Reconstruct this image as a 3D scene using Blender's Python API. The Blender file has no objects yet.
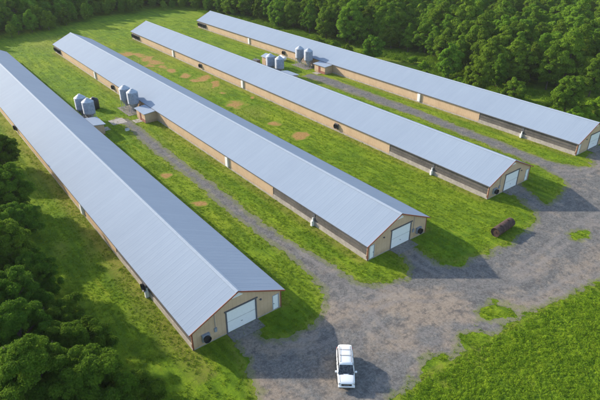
import bpy, bmesh, math, random
import numpy as np
from mathutils import Vector, Matrix
R = math.radians
S = bpy.context.scene
COL = S.collection
rnd = random.Random(7)
rng = np.random.default_rng(11)

# ------------------------------------------------------------------ camera, sky, sun, exposure
CAM_H = 47.30
cam = bpy.data.objects.new('camera', bpy.data.cameras.new('camera'))
COL.objects.link(cam)
cam.location = (0, 0, CAM_H)
cam.rotation_mode = 'XYZ'
cam.rotation_euler = (R(90 - 29.3587), 0, R(-37.6231))
cam.data.sensor_width = 36.0
cam.data.lens = 36.0 * 529.467 / 600.0
cam.data.clip_end = 3000
S.camera = cam

SUN_EL, SUN_DIR = 21.5, Vector((-0.36, 0.933, 0)).normalized()     # towards the sun
w = bpy.data.worlds.new('World'); S.world = w; w.use_nodes = True
wn = w.node_tree; wn.nodes.clear()
sky = wn.nodes.new('ShaderNodeTexSky'); sky.sky_type = 'NISHITA'; sky.sun_disc = False
sky.sun_elevation = R(SUN_EL)
sky.sun_rotation = math.atan2(SUN_DIR.x, SUN_DIR.y)
bg = wn.nodes.new('ShaderNodeBackground'); bg.inputs['Strength'].default_value = 0.15
wo = wn.nodes.new('ShaderNodeOutputWorld')
wn.links.new(sky.outputs[0], bg.inputs[0]); wn.links.new(bg.outputs[0], wo.inputs[0])
sl = bpy.data.lights.new('sun', 'SUN'); sl.energy = 3.3; sl.angle = R(1.0); sl.color = (1.0, 0.90, 0.75)
so = bpy.data.objects.new('sun', sl); COL.objects.link(so)
sd = Vector((SUN_DIR.x * math.cos(R(SUN_EL)), SUN_DIR.y * math.cos(R(SUN_EL)), math.sin(R(SUN_EL))))
so.rotation_euler = sd.to_track_quat('Z', 'Y').to_euler()
S.view_settings.view_transform = 'Standard'; S.view_settings.look = 'None'
S.view_settings.exposure = 1.08; S.view_settings.gamma = 1; S.view_settings.use_curve_mapping = False

# ------------------------------------------------------------------ materials
MATS = {}
class NT:
    def __init__(s, name):
        s.m = bpy.data.materials.new(name); s.m.use_nodes = True; s.t = s.m.node_tree
        s.b = s.t.nodes['Principled BSDF']; MATS[name] = s.m
    def n(s, typ, **k):
        o = s.t.nodes.new(typ)
        for a, v in k.items(): setattr(o, a, v)
        return o
    def l(s, a, b): s.t.links.new(a, b)
    def set(s, o, name, v):
        if hasattr(v, 'links') or isinstance(v, bpy.types.NodeSocket): s.l(v, o.inputs[name])
        else: o.inputs[name].default_value = v
    def pos(s, kind='Position'):
        if kind == 'Position': return s.n('ShaderNodeNewGeometry').outputs['Position']
        return s.n('ShaderNodeTexCoord').outputs[kind]
    def noise(s, vec, scale, detail=4, rough=.55, out='Fac'):
        o = s.n('ShaderNodeTexNoise'); s.l(vec, o.inputs['Vector'])
        o.inputs['Scale'].default_value = scale; o.inputs['Detail'].default_value = detail; o.inputs['Roughness'].default_value = rough
        return o.outputs[out]
    def ramp(s, fac, stops, interp='LINEAR'):
        o = s.n('ShaderNodeValToRGB'); o.color_ramp.interpolation = interp; e = o.color_ramp.elements
        while len(e) < len(stops): e.new(0.5)
        for k, (p, c) in enumerate(stops):
            e[k].position = p
            e[k].color = (c, c, c, 1) if not hasattr(c, '__len__') else (*c, 1)
        s.l(fac, o.inputs[0]); return o.outputs[0]
    def mix(s, fac, a, b, blend='MIX'):
        o = s.n('ShaderNodeMix', data_type='RGBA', blend_type=blend)
        s.set(o, 0, fac)
        for i, v in ((6, a), (7, b)):
            if isinstance(v, bpy.types.NodeSocket): s.l(v, o.inputs[i])
            else: o.inputs[i].default_value = (*v, 1)
        return o.outputs[2]
    def math(s, op, a, b=0.0, clamp=False):
        o = s.n('ShaderNodeMath', operation=op, use_clamp=clamp)
        for i, v in ((0, a), (1, b)):
            if isinstance(v, bpy.types.NodeSocket): s.l(v, o.inputs[i])
            else: o.inputs[i].default_value = v
        return o.outputs[0]
    def attr(s, name): return s.n('ShaderNodeAttribute', attribute_name=name).outputs['Fac']
    def color(s, c): s.set(s.b, 'Base Color', (*c, 1) if isinstance(c, tuple) else c)
    def bump(s, h, strength, dist):
        o = s.n('ShaderNodeBump'); o.inputs['Strength'].default_value = strength; o.inputs['Distance'].default_value = dist
        s.l(h, o.inputs['Height']); s.l(o.outputs[0], s.b.inputs['Normal'])
    def rm(s, rough, metal=0.0, spec=None):
        s.set(s.b, 'Roughness', rough); s.set(s.b, 'Metallic', metal)
        if spec is not None: s.set(s.b, 'Specular IOR Level', spec)

def simple(name, c, rough=.6, metal=0.0, var=.15, scale=3.0, kind='Object', spec=None):
    t = NT(name); v = t.noise(t.pos(kind), scale, 5)
    t.color(t.mix(t.ramp(v, [(.3, 0.0), (.7, 1.0)]), tuple(x * (1 - var) for x in c), tuple(min(1, x * (1 + var)) for x in c)))
    t.rm(rough, metal, spec); return t.m

# grass ground
t = NT('grass'); p = t.pos()
big = t.noise(p, .045, 3, .6); mid = t.noise(p, .35, 5, .65); fine = t.noise(p, 2.6, 6, .75)
mottle = t.noise(p, 7.0, 4, .8)
c = t.mix(t.ramp(mid, [(.34, 0.0), (.64, 1.0)]), (.092, .185, .008), (.215, .330, .012))
c = t.mix(t.ramp(big, [(.42, 0.0), (.66, .8)]), c, (.310, .375, .018))
mp_ = t.n('ShaderNodeMapping'); t.l(p, mp_.inputs[0]); mp_.inputs['Scale'].default_value = (1.0, .10, 1.0)
stk = t.noise(mp_.outputs[0], .9, 4, .65)
c = t.mix(t.ramp(stk, [(.45, 0.0), (.62, .7)]), c, (.072, .138, .008))
c = t.mix(t.ramp(stk, [(.30, .6), (.42, 0.0)]), c, (.335, .355, .026))
c = t.mix(t.ramp(fine, [(.40, 0.0), (.66, .60)]), c, (.060, .118, .008))
c = t.mix(t.ramp(mottle, [(.58, 0.0), (.75, .5)]), c, (.25, .31, .03))
dm = t.math('MULTIPLY', t.attr('dry'), t.ramp(fine, [(.30, .25), (.55, 1.0)]))
dm2 = t.math('ADD', dm, t.math('MULTIPLY', t.ramp(t.noise(p, .18, 6, .7), [(.60, 0.0), (.74, 1.0)]), .16), True)
c = t.mix(dm2, c, t.mix(t.ramp(mottle, [(.4, 0.0), (.6, 1.0)]), (.21, .215, .025), (.33, .26, .08)))
t.color(c); t.rm(.95, 0, .1); t.bump(t.math('ADD', fine, t.math('MULTIPLY', mottle, .6)), .9, .16)

# gravel yard and tracks: grey stone and brown dirt
def gravel(name, base_grey):
    t = NT(name); p = t.pos()
    a = t.noise(p, .22, 8, .75); f = t.noise(p, 3.0, 6, .8); ff = t.noise(p, 14.0, 3, .8)
    dirt = t.mix(t.ramp(f, [(.40, 0.0), (.60, 1.0)]), (.215, .172, .132), (.315, .258, .202))
    grey = t.mix(t.ramp(f, [(.40, 0.0), (.60, 1.0)]), (.100, .098, .094), (.200, .194, .184))
    g = t.math('ADD', t.attr('grey'), t.math('MULTIPLY', t.math('SUBTRACT', a, .5), 3.2))
    c = t.mix(t.ramp(g, [(.15, 0.0), (.75, 1.0)]), dirt, grey)
    s1 = t.noise(p, .9, 7, .8); s2 = t.noise(p, .42, 8, .75)
    c = t.mix(t.ramp(s1, [(.50, 0.0), (.60, .70)]), c, (.078, .075, .074))
    c = t.mix(t.ramp(s2, [(.54, 0.0), (.62, .55)]), c, (.080, .078, .080))
    c = t.mix(t.ramp(s2, [(.36, .55), (.46, 0.0)]), c, (.340, .285, .225))
    c = t.mix(t.ramp(ff, [(.56, 0.0), (.72, .55)]), c, (.44, .39, .35))
    c = t.mix(t.ramp(ff, [(.28, .6), (.42, 0.0)]), c, (.055, .048, .045))
    c = t.mix(t.math('MULTIPLY', t.attr('rut'), t.ramp(f, [(.3, .1), (.65, .8)])), c, t.mix(t.ramp(ff, [(.4, 0.0), (.6, 1.0)]), (.20, .18, .165), (.30, .27, .25)))
    e = t.math('SUBTRACT', t.attr('edge'), t.math('MULTIPLY', f, 1.0))
    c = t.mix(t.ramp(e, [(0.0, .55), (.5, 0.0)]), c, t.mix(t.ramp(ff, [(.42, 0.0), (.58, 1.0)]), (.085, .16, .014), (.27, .21, .11)))
    t.color(c); t.rm(.92, 0, .1); t.bump(t.math('ADD', f, ff), .6, .035)
gravel('gravel', .5)
t = NT('soil'); p = t.pos(); f = t.noise(p, 2.0, 6, .75)
sc_ = t.mix(t.ramp(f, [(.35, 0.0), (.65, 1.0)]), (.25, .135, .038), (.43, .265, .095)); g2 = t.noise(p, 3.5, 6, .8)
t.color(t.mix(t.ramp(t.math('SUBTRACT', t.math('MULTIPLY', t.attr('edge'), .60), t.math('MULTIPLY', t.math('SUBTRACT', g2, .5), 2.0)), [(.25, 0.0), (.70, 1.0)]), t.mix(t.ramp(g2, [(.4, 0.0), (.6, 1.0)]), (.080, .155, .009), (.205, .27, .014)), sc_)); t.rm(.95, 0, .1); t.bump(f, .8, .12)

# metal roofing: panel-to-panel shade, streaks down the slope
t = NT('roof_metal'); p = t.pos('Object')
sx = t.n('ShaderNodeSeparateXYZ'); t.l(p, sx.inputs[0])
pan = t.n('ShaderNodeTexWhiteNoise', noise_dimensions='1D'); t.l(t.math('FLOOR', t.math('DIVIDE', sx.outputs[1], .914)), pan.inputs['W'])
mp = t.n('ShaderNodeMapping'); t.l(p, mp.inputs[0]); mp.inputs['Scale'].default_value = (.25, 3.0, .25)
st = t.noise(mp.outputs[0], 1.0, 5, .7); bl = t.noise(p, .08, 4, .6)
v = t.math('ADD', t.math('MULTIPLY', pan.outputs['Value'], .10), t.math('ADD', t.math('MULTIPLY', st, .50), t.math('MULTIPLY', bl, .45)))
t.color(t.mix(t.ramp(v, [(.35, 0.0), (.85, 1.0)]), (.238, .292, .372), (.284, .343, .425)))
t.rm(.75, .0, .08)
simple('ridge_metal', (.285, .34, .42), .75, .0, .06, spec=.1)
simple('rake_red', (.27, .075, .042), .55, 0, .2)
# tan ribbed steel siding
t = NT('siding'); p = t.pos('Object')
wv = t.n('ShaderNodeTexWave', wave_type='BANDS', bands_direction='DIAGONAL'); mp = t.n('ShaderNodeMapping'); t.l(p, mp.inputs[0])
mp.inputs['Scale'].default_value = (1, 1, 0); t.l(mp.outputs[0], wv.inputs[0]); wv.inputs['Scale'].default_value = 1.1
st = t.noise(p, .6, 5, .7)
sz = t.n('ShaderNodeSeparateXYZ'); t.l(p, sz.inputs[0])
dirt = t.math('MULTIPLY', t.ramp(sz.outputs[2], [(.35, 1.0), (.9, 0.0)]), t.ramp(t.noise(p, 1.4, 5, .7), [(.35, 0.0), (.65, 1.0)]))
c = t.mix(t.ramp(st, [(.3, 0.0), (.7, 1.0)]), (.49, .338, .215), (.59, .425, .285))
c = t.mix(t.math('MULTIPLY', t.ramp(wv.outputs['Fac'], [(.86, 0.0), (.97, 1.0)]), .16), c, (.28, .19, .12))
t.color(t.mix(t.math('MULTIPLY', dirt, .6), c, (.25, .18, .11))); t.rm(.55, 0, .3)
simple('concrete', (.36, .32, .28), .9, 0, .25, 1.5)
simple('apron', (.19, .172, .155), .9, 0, .3, 2.5)
simple('white_paint', (.80, .80, .80), .45, 0, .04)
simple('trim_dark', (.10, .10, .115), .6, 0, .2)
simple('trim_brown', (.20, .055, .035), .6, 0, .2)
simple('brick_red', (.27, .10, .07), .8, 0, .3, 4)
# curtain / cooling pads: vertical folds
t = NT('curtain'); p = t.pos('Object')
st = t.noise(p, 2.5, 5, .8); b2 = t.noise(p, .25, 2)
t.color(t.mix(t.ramp(t.math('ADD', t.math('MULTIPLY', st, .6), t.math('MULTIPLY', b2, .4)), [(.35, 0.0), (.65, 1.0)]), (.050, .046, .044), (.145, .128, .115))); t.rm(.85)
simple('galvanized', (.27, .30, .35), .6, .15, .22, 2.0, spec=.25)
simple('galvanized_light', (.42, .46, .52), .55, .1, .12, 2.0, spec=.25)
simple('black_plastic', (.02, .02, .022), .5)
simple('rust', (.062, .034, .027), .85, .1, .55, 2.2)
simple('rust_dark', (.045, .022, .016), .9, .0, .4, 2.2)
simple('car_white', (.80, .81, .82), .22, 0, .02, spec=.6)
simple('car_black', (.018, .018, .020), .4)
simple('car_grey', (.22, .23, .24), .35, .3)
simple('tyre', (.022, .022, .023), .85)
t = NT('car_glass'); t.color(t.mix(t.ramp(t.noise(t.pos('Object'), 5.0, 4, .7), [(.42, 0.0), (.62, 1.0)]), (.012, .014, .018), (.085, .09, .095))); t.rm(.07, 0, .9)  # grey mottling painted into the glass colour in place of reflections
t = NT('lamp_glass'); t.color((.36, .38, .41)); t.rm(.12, 0, .8)
t = NT('lamp_red'); t.color((.35, .02, .02)); t.rm(.2)
t = NT('alloy'); t.color((.5, .51, .53)); t.rm(.3, .8)

def foliage(name, dark, mid_, light, trans=.3):
    t = NT(name); oi = t.n('ShaderNodeObjectInfo')
    p = t.pos('Object'); n1 = t.noise(p, .7, 3, .6); n2 = t.noise(p, 5.0, 2, .6)
    f = t.math('ADD', t.math('MULTIPLY', n1, .6), t.math('MULTIPLY', n2, .4))
    c = t.ramp(f, [(.33, dark), (.50, mid_), (.68, light)])
    hs = t.n('ShaderNodeHueSaturation')
    t.l(t.math('ADD', t.math('MULTIPLY', oi.outputs['Random'], .030), .487), hs.inputs['Hue'])
    r2 = t.math('FRACT', t.math('MULTIPLY', oi.outputs['Random'], 17.3))
    t.l(t.math('ADD', t.math('MULTIPLY', r2, .60), .72), hs.inputs['Value']); t.l(c, hs.inputs['Color'])
    t.color(hs.outputs[0]); t.rm(.85, 0, .04)
    tr = t.n('ShaderNodeBsdfTranslucent'); mxc = t.mix(.4, hs.outputs[0], (.17, .27, .03)); t.l(mxc, tr.inputs[0])
    mx = t.n('ShaderNodeMixShader'); mx.inputs[0].default_value = trans
    out = t.t.nodes['Material Output']; t.l(t.b.outputs[0], mx.inputs[1]); t.l(tr.outputs[0], mx.inputs[2]); t.l(mx.outputs[0], out.inputs[0])
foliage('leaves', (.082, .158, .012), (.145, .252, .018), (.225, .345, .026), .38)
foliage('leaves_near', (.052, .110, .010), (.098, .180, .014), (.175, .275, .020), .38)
foliage('weed_leaves', (.082, .165, .010), (.172, .285, .014), (.285, .380, .022), .35)
foliage('blades', (.085, .165, .009), (.180, .275, .013), (.290, .345, .022), .35)
hm = bpy.data.materials.new('haze'); hm.use_nodes = True; MATS['haze'] = hm; hm.node_tree.nodes.clear()
pv_ = hm.node_tree.nodes.new('ShaderNodeVolumePrincipled'); pv_.inputs['Color'].default_value = (.95, .97, 1.0, 1); pv_.inputs['Density'].default_value = .00009
ho = hm.node_tree.nodes.new('ShaderNodeOutputMaterial'); hm.node_tree.links.new(pv_.outputs[0], ho.inputs['Volume'])
simple('bark', (.10, .075, .055), .9, 0, .35, 4)

# ------------------------------------------------------------------ mesh helpers
class MB:
    """collects boxes, prisms, tubes and sheets; build() links them as one mesh object"""
    def __init__(s): s.v = []; s.f = []
    def add(s, vs, fs):
        o = len(s.v); s.v += [tuple(x) for x in vs]; s.f += [tuple(i + o for i in f) for f in fs]; return s
    def box(s, x0, x1, y0, y1, z0, z1):
        return s.add([(x0,y0,z0),(x1,y0,z0),(x1,y1,z0),(x0,y1,z0),(x0,y0,z1),(x1,y0,z1),(x1,y1,z1),(x0,y1,z1)],
                     [(0,3,2,1),(4,5,6,7),(0,1,5,4),(1,2,6,5),(2,3,7,6),(3,0,4,7)])
    def prism_y(s, pts, y0, y1):
        """pts (x, z) counter-clockwise seen from -y, extruded along y"""
        n = len(pts)
        return s.add([(x, y0, z) for x, z in pts] + [(x, y1, z) for x, z in pts],
                     [tuple(range(n)), tuple(range(2*n-1, n-1, -1))] + [(i, n+i, n+(i+1) % n, (i+1) % n) for i in range(n)])
    def prism_x(s, pts, x0, x1):
        n = len(pts)
        return s.add([(x0, y, z) for y, z in pts] + [(x1, y, z) for y, z in pts],
                     [tuple(range(n-1, -1, -1)), tuple(range(n, 2*n))] + [((i+1) % n, n+(i+1) % n, n+i, i) for i in range(n)])
    def lathe(s, cx, cy, prof, n=24, cap=True):
        o = []; m = len(prof)
        for r, z in prof:
            for k in range(n): a = 2*math.pi*k/n; o.append((cx+r*math.cos(a), cy+r*math.sin(a), z))
        f = [(j*n+k, j*n+(k+1) % n, (j+1)*n+(k+1) % n, (j+1)*n+k) for j in range(m-1) for k in range(n)]
        if cap: f += [tuple(range(n-1, -1, -1)), tuple(range((m-1)*n, m*n))]
        return s.add(o, f)
    def tube(s, pts, rads, n=8, cap=True):
        vs = []; m = len(pts)
        for i, p in enumerate(pts):
            p = Vector(p); d = (Vector(pts[min(i+1, m-1)]) - Vector(pts[max(i-1, 0)])).normalized()
            a = d.orthogonal().normalized() if abs(d.z) > .9 else d.cross(Vector((0,0,1))).normalized()
            b = d.cross(a); r = rads[i] if hasattr(rads, '__len__') else rads
            for k in range(n):
                q = 2*math.pi*k/n; vs.append(p + a*math.cos(q)*r + b*math.sin(q)*r)
        f = [(j*n+k, j*n+(k+1) % n, (j+1)*n+(k+1) % n, (j+1)*n+k) for j in range(m-1) for k in range(n)]
        if cap: f += [tuple(range(n-1, -1, -1)), tuple(range((m-1)*n, m*n))]
        return s.add(vs, f)
    def mirrored(s, W):
        s.v = [(W - x, y, z) for x, y, z in s.v]; s.f = [tuple(reversed(f)) for f in s.f]; return s
    def build(s, name, mat, parent=None, smooth=False, loc=None, bevel=0):
        me = bpy.data.meshes.new(name); me.from_pydata(s.v, [], s.f); me.update()
        bm = bmesh.new(); bm.from_mesh(me); bmesh.ops.recalc_face_normals(bm, faces=bm.faces); bm.to_mesh(me); bm.free()
        return link(name, me, mat, parent, smooth, loc, bevel)
def link(name, me, mat, parent=None, smooth=False, loc=None, bevel=0):
    o = bpy.data.objects.new(name, me); COL.objects.link(o)
    for m in (mat if isinstance(mat, list) else [mat]): me.materials.append(MATS[m])
    if smooth:
        me.polygons.foreach_set('use_smooth', [True]*len(me.polygons))
    if parent: o.parent = parent
    if loc: o.location = loc
    if bevel:
        b = o.modifiers.new('bevel', 'BEVEL'); b.width = bevel; b.segments = 2; b.limit_method = 'ANGLE'; b.angle_limit = R(35)
    return o
def raw_mesh(name, V, F):
    """fast mesh from numpy: V (n,3), F (m,k)"""
    me = bpy.data.meshes.new(name); k = F.shape[1]
    me.vertices.add(len(V)); me.vertices.foreach_set('co', np.asarray(V, np.float32).ravel())
    me.loops.add(F.size); me.loops.foreach_set('vertex_index', F.astype(np.int32).ravel())
    me.polygons.add(len(F)); me.polygons.foreach_set('loop_start', np.arange(0, F.size, k, dtype=np.int32))
    me.update(calc_edges=True); me.validate(); return me
def fattr(me, name, vals):
    a = me.attributes.new(name, 'FLOAT', 'POINT'); a.data.foreach_set('value', np.asarray(vals, np.float32))
def empty(name, loc=(0,0,0), rz=0):
    o = bpy.data.objects.new(name, None); COL.objects.link(o); o.location = loc; o.rotation_euler = (0,0,rz); o.empty_display_size = .5; return o
def tag(o, label=None, cat=None, group=None, kind=None):
    for k, v in (('label', label), ('category', cat), ('group', group), ('kind', kind)):
        if v: o[k] = v
    return o
def copy_tree(o, parent=None):
    c = o.copy(); COL.objects.link(c); c.parent = parent
    for ch in list(o.children): copy_tree(ch, c)
    return c

# ------------------------------------------------------------------ layout on the ground plane (metres)
TRACKS = [[(43.14, 70.66), (42.28, 54.88), (42.63, 45.77), (44.47, 39.41), (50.07, 33.43), (64.06, 30.05), (89.09, 30.52), (114.61, 27.45)], [(28.11, 28.34), (34.21, 34.01), (39.64, 37.39), (45.88, 36.95)], [(26.31, 26.5), (38.0, 29.61), (48.55, 27.34), (60.54, 24.76), (73.84, 23.07), (93.02, 19.46)], [(25.25, 44.72), (27.62, 38.91), (33.2, 36.97), (39.71, 40.4)], [(54.74, 45.2), (54.21, 38.32), (55.66, 31.28), (66.84, 28.51)], [(86.61, 46.07), (83.82, 37.67), (85.45, 30.43), (97.27, 24.16)], [(116.88, 45.2), (106.08, 40.86), (99.53, 43.63)], [(40.79, 43.67), (39.02, 35.44), (37.05, 28.73)]]
YARD = [(23.28, 44.89), (22.73, 41.86), (21.97, 38.46), (21.32, 36.2), (20.53, 34.21), (18.26, 29.73), (29.11, 21.33), (32.07, 25.27), (36.21, 25.2), (40.05, 25.22), (44.93, 24.64), (50.8, 24.45), (58.65, 23.64), (70.53, 21.45), (89.53, 18.17), (117.27, 15.31), (113.03, 23.47), (109.38, 32.61), (110.56, 38.56), (118.09, 44.26), (115.39, 45.34), (110.52, 43.53), (107.33, 41.07), (105.39, 42.58), (100.48, 42.89), (94.73, 39.75), (88.44, 38.21), (85.63, 38.53), (86.6, 41.08), (88.7, 45.48), (89.45, 46.49), (84.34, 46.29), (83.4, 43.56), (81.51, 38.58), (79.27, 36.47), (74.91, 35.83), (68.91, 35.26), (62.87, 35.79), (57.91, 37.02), (56.34, 38.57), (56.25, 41.61), (57.14, 45.49), (52.89, 45.59), (52.58, 42.79), (51.59, 40.67), (49.43, 39.29), (47.04, 39.97), (44.75, 40.88), (43.11, 42.44), (43.33, 45.23), (43.48, 48.55), (40.24, 47.93), (38.53, 46.29), (36.91, 42.57), (35.14, 40.88), (32.23, 39.77), (29.53, 39.6), (27.15, 40.56), (26.46, 41.75), (26.56, 43.25), (27.38, 44.71)]
ROAD12 = [(43.37, 45.5), (42.68, 51.14), (41.89, 58.08), (41.55, 65.39), (41.93, 73.45), (42.19, 81.15), (41.96, 91.38), (42.3, 105.43), (42.66, 117.31), (42.81, 125.7), (40.5, 128.4), (39.86, 125.37), (40.01, 119.37), (39.12, 107.91), (39.21, 93.52), (39.31, 83.39), (38.91, 75.79), (38.71, 67.59), (38.83, 60.46), (39.29, 53.77), (38.66, 47.36), (38.66, 43.37)]
ROAD34 = [(102.34, 37.0), (104.93, 42.34), (102.89, 48.84), (103.83, 60.35), (104.49, 74.94), (105.3, 85.27), (105.27, 99.82), (105.57, 121.68), (104.14, 129.77), (100.09, 128.7), (100.38, 117.89), (100.45, 95.04), (100.8, 81.34), (100.26, 71.57), (99.47, 57.4), (98.49, 47.36), (97.01, 42.23), (92.63, 36.87)]
HOLES = [(53.429, 26.686, 0.214, -0.313, -0.391, -0.504), (80.784, 29.73, 0.346, -0.663, -0.408, -0.525), (46.437, 25.172, 0.294, -0.4, -0.3, -0.387), (40.052, 25.219, 0.309, -0.377, -0.4, -0.516), (36.702, 24.458, 0.394, -0.459, -0.36, -0.464), (88.99, 39.7, 0.973, -1.689, -0.533, -0.686), (57.913, 37.02, 0.353, -0.451, -0.606, -0.781)]
GREY = [(42.055, 49.657, 0.17, -0.141, -0.12, -0.155), (40.86, 41.66, 0.19, -0.174, -0.177, -0.228), (39.592, 35.473, 0.212, -0.21, -0.203, -0.262), (26.282, 36.089, 0.263, -0.196, -0.284, -0.367), (57.247, 33.818, 0.071, -0.095, -0.144, -0.185), (76.461, 34.243, 0.061, -0.102, -0.067, -0.086), (94.388, 33.111, 0.045, -0.092, -0.066, -0.085), (32.509, 27.529, 0.181, -0.182, -0.197, -0.254), (50.797, 24.449, 0.137, -0.202, -0.378, -0.488), (43.098, 29.294, 0.439, -0.519, -0.348, -0.449), (37.516, 28.363, 0.362, -0.395, -0.433, -0.559), (34.684, 35.82, 0.238, -0.214, -0.194, -0.25)]
TAN = [(103.954, 40.189, 0.156, -0.307, -0.227, -0.291), (43.336, 23.454, 0.239, -0.321, -0.437, -0.564), (44.114, 34.412, 0.115, -0.125, -0.172, -0.222), (40.079, 38.813, 0.302, -0.284, -0.302, -0.389), (49.4, 32.881, 0.191, -0.233, -0.295, -0.38), (27.238, 39.419, 0.265, -0.191, -0.304, -0.392), (21.48, 34.843, 0.535, -0.362, -0.318, -0.411), (36.515, 37.86, 0.261, -0.235, -0.325, -0.419), (37.556, 42.072, 0.399, -0.341, -0.21, -0.271), (49.13, 28.553, 0.48, -0.634, -0.644, -0.83)]
SOIL = [(70.168, 185.304, 0.447, -0.187, -0.198, -0.253), (70.145, 178.315, 0.39, -0.169, -0.164, -0.209), (70.123, 171.675, 0.396, -0.178, -0.161, -0.205), (70.102, 165.36, 0.47, -0.218, -0.211, -0.27), (70.336, 159.147, 0.572, -0.275, -0.266, -0.34), (71.473, 144.369, 0.59, -0.313, -0.373, -0.477), (71.782, 129.394, 0.764, -0.448, -0.486, -0.621), (67.489, 168.961, 0.568, -0.251, -0.313, -0.4), (69.521, 118.179, 0.399, -0.246, -0.24, -0.307), (69.499, 100.527, 0.557, -0.393, -0.367, -0.471), (70.036, 90.435, 0.487, -0.377, -0.255, -0.327), (75.166, 145.477, 0.359, -0.197, -0.192, -0.246), (74.002, 137.263, 0.59, -0.337, -0.208, -0.266), (71.537, 151.061, 0.58, -0.296, -0.282, -0.36), (67.914, 188.883, 0.336, -0.135, -0.144, -0.183), (36.232, 76.486, 0.62, -0.334, -0.565, -0.727), (36.284, 90.61, 0.934, -0.44, -0.465, -0.598), (76.09, 120.424, 1.009, -0.66, -0.477, -0.611), (79.473, 119.986, 0.986, -0.67, -0.54, -0.69), (92.881, 126.314, 0.19, -0.141, -0.151, -0.193)]
DRY = [(69.591, 173.724, 0.107, -0.047, -0.053, -0.068), (71.18, 138.224, 0.136, -0.075, -0.079, -0.101), (69.513, 111.302, 0.203, -0.132, -0.137, -0.175), (41.833, 23.452, 0.337, -0.442, -0.807, -1.041), (38.278, 23.057, 0.575, -0.713, -0.722, -0.932), (46.368, 23.533, 0.417, -0.587, -0.933, -1.203), (46.411, 107.339, 0.221, -0.108, -0.173, -0.221), (47.189, 95.461, 0.294, -0.161, -0.236, -0.303), (50.983, 70.744, 0.269, -0.197, -0.391, -0.503), (43.336, 23.454, 0.202, -0.272, -0.437, -0.564), (11.989, 77.015, 0.826, -0.239, -0.281, -0.362), (137.026, 124.174, 0.113, -0.119, -0.093, -0.119), (53.279, 219.897, 0.067, -0.019, -0.047, -0.06), (61.539, 180.038, 0.143, -0.055, -0.06, -0.076), (50.291, 95.724, 0.16, -0.091, -0.143, -0.184), (57.97, 122.235, 0.115, -0.06, -0.161, -0.206), (49.906, 150.007, 0.224, -0.087, -0.11, -0.14), (16.638, 106.464, 0.528, -0.137, -0.087, -0.111), (16.245, 56.036, 0.596, -0.252, -0.221, -0.284), (100.906, 116.216, 0.128, -0.11, -0.156, -0.2), (50.7, 168.772, 0.263, -0.093, -0.093, -0.119), (15.696, 74.135, 1.069, -0.36, -0.161, -0.207), (17.922, 67.438, 0.812, -0.314, -0.175, -0.225), (16.383, 47.837, 0.628, -0.298, -0.364, -0.47), (22.524, 89.009, 0.388, -0.137, -0.118, -0.151)]

def vnoise(x, y, s, seed=0):
    """smooth value noise in numpy"""
    x = np.asarray(x, float) / s; y = np.asarray(y, float) / s
    xi = np.floor(x).astype(np.int64); yi = np.floor(y).astype(np.int64); fx = x - xi; fy = y - yi
    fx = fx*fx*(3-2*fx); fy = fy*fy*(3-2*fy)
    def h(a, b):
        n = (a*374761393 + b*668265263 + seed*974711) & 0x7fffffff
        n = ((n ^ (n >> 13)) * 1274126177) & 0x7fffffff
        return ((n ^ (n >> 16)) & 0xffff) / 65535.0
    return (h(xi,yi)*(1-fx)+h(xi+1,yi)*fx)*(1-fy) + (h(xi,yi+1)*(1-fx)+h(xi+1,yi+1)*fx)*fy
def fbm(x, y, s, seed=0): return vnoise(x,y,s,seed)*.5 + vnoise(x,y,s/2.1,seed+1)*.3 + vnoise(x,y,s/4.3,seed+2)*.2
def sdf(poly, x, y):
    """signed distance to a polygon, positive inside"""
    x = np.asarray(x, float); y = np.asarray(y, float)
    d = np.full(x.shape, 1e9); ins = np.zeros(x.shape, bool); n = len(poly)
    for i in range(n):
        ax, ay = poly[i]; bx, by = poly[(i+1) % n]; ex, ey = bx-ax, by-ay
        tt = np.clip(((x-ax)*ex + (y-ay)*ey) / (ex*ex+ey*ey+1e-12), 0, 1)
        d = np.minimum(d, np.hypot(x-ax-tt*ex, y-ay-tt*ey))
        cr = ((ay > y) != (by > y)) & (x < (bx-ax)*(y-ay)/((by-ay) if by != ay else 1e-12) + ax)
        ins ^= cr
    return np.where(ins, d, -d)
def blobs(B, x, y, soft=True):
    m = np.full(np.shape(x), 0.0 if soft else -9.0)
    for cx, cy, a, b, c_, d_ in B:
        u = a*(x-cx)+b*(y-cy); v = c_*(x-cx)+d_*(y-cy); q = np.sqrt(u*u+v*v)
        m = np.maximum(m, np.clip(1.5-q, 0, 1) if soft else 1-q)
    return m
def yard_m(x, y):
    d = sdf(YARD, x, y); h = np.full(np.shape(x), 9.0)
    for cx, cy, a, b, c_, d_ in HOLES:
        u = a*(x-cx)+b*(y-cy); v = c_*(x-cx)+d_*(y-cy); h = np.minimum(h, (np.sqrt(u*u+v*v)-1)*2.0)
    return np.minimum(d, h + (fbm(x,y,1.6,5)-.5)*2.2) + (fbm(x,y,2.2,3)-.5)*1.7 + (fbm(x,y,.7,13)-.5)*1.3
def road_m(poly): return lambda x, y: sdf(poly, x, y) + (fbm(x,y,2.0,9)-.5)*1.0 + (fbm(x,y,.7,19)-.5)*1.0
def soil_m(x, y): return blobs(SOIL, x, y, False)*1.8 + (fbm(x,y,2.6,21)-.5)*3.4 + .55
ROADS = (ROAD12, ROAD34)

HW = 14.0; OH = .45; EAVE = 2.85; RIDGE = 6.09
HOUSES = [(17.96, 44.7, 160.8, False), (47.45, 45.2, 162.0, True), (78.08, 45.6, 165.5, False), (109.33, 45.6, 169.5, True)]
def in_house(x, y, pad=0.0):
    m = np.zeros(np.shape(x), bool)
    for hx, hy, L, _ in HOUSES: m |= (x > hx+OH-pad) & (x < hx+HW-OH+pad) & (y > hy-pad) & (y < hy+L+pad)
    return m

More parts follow.
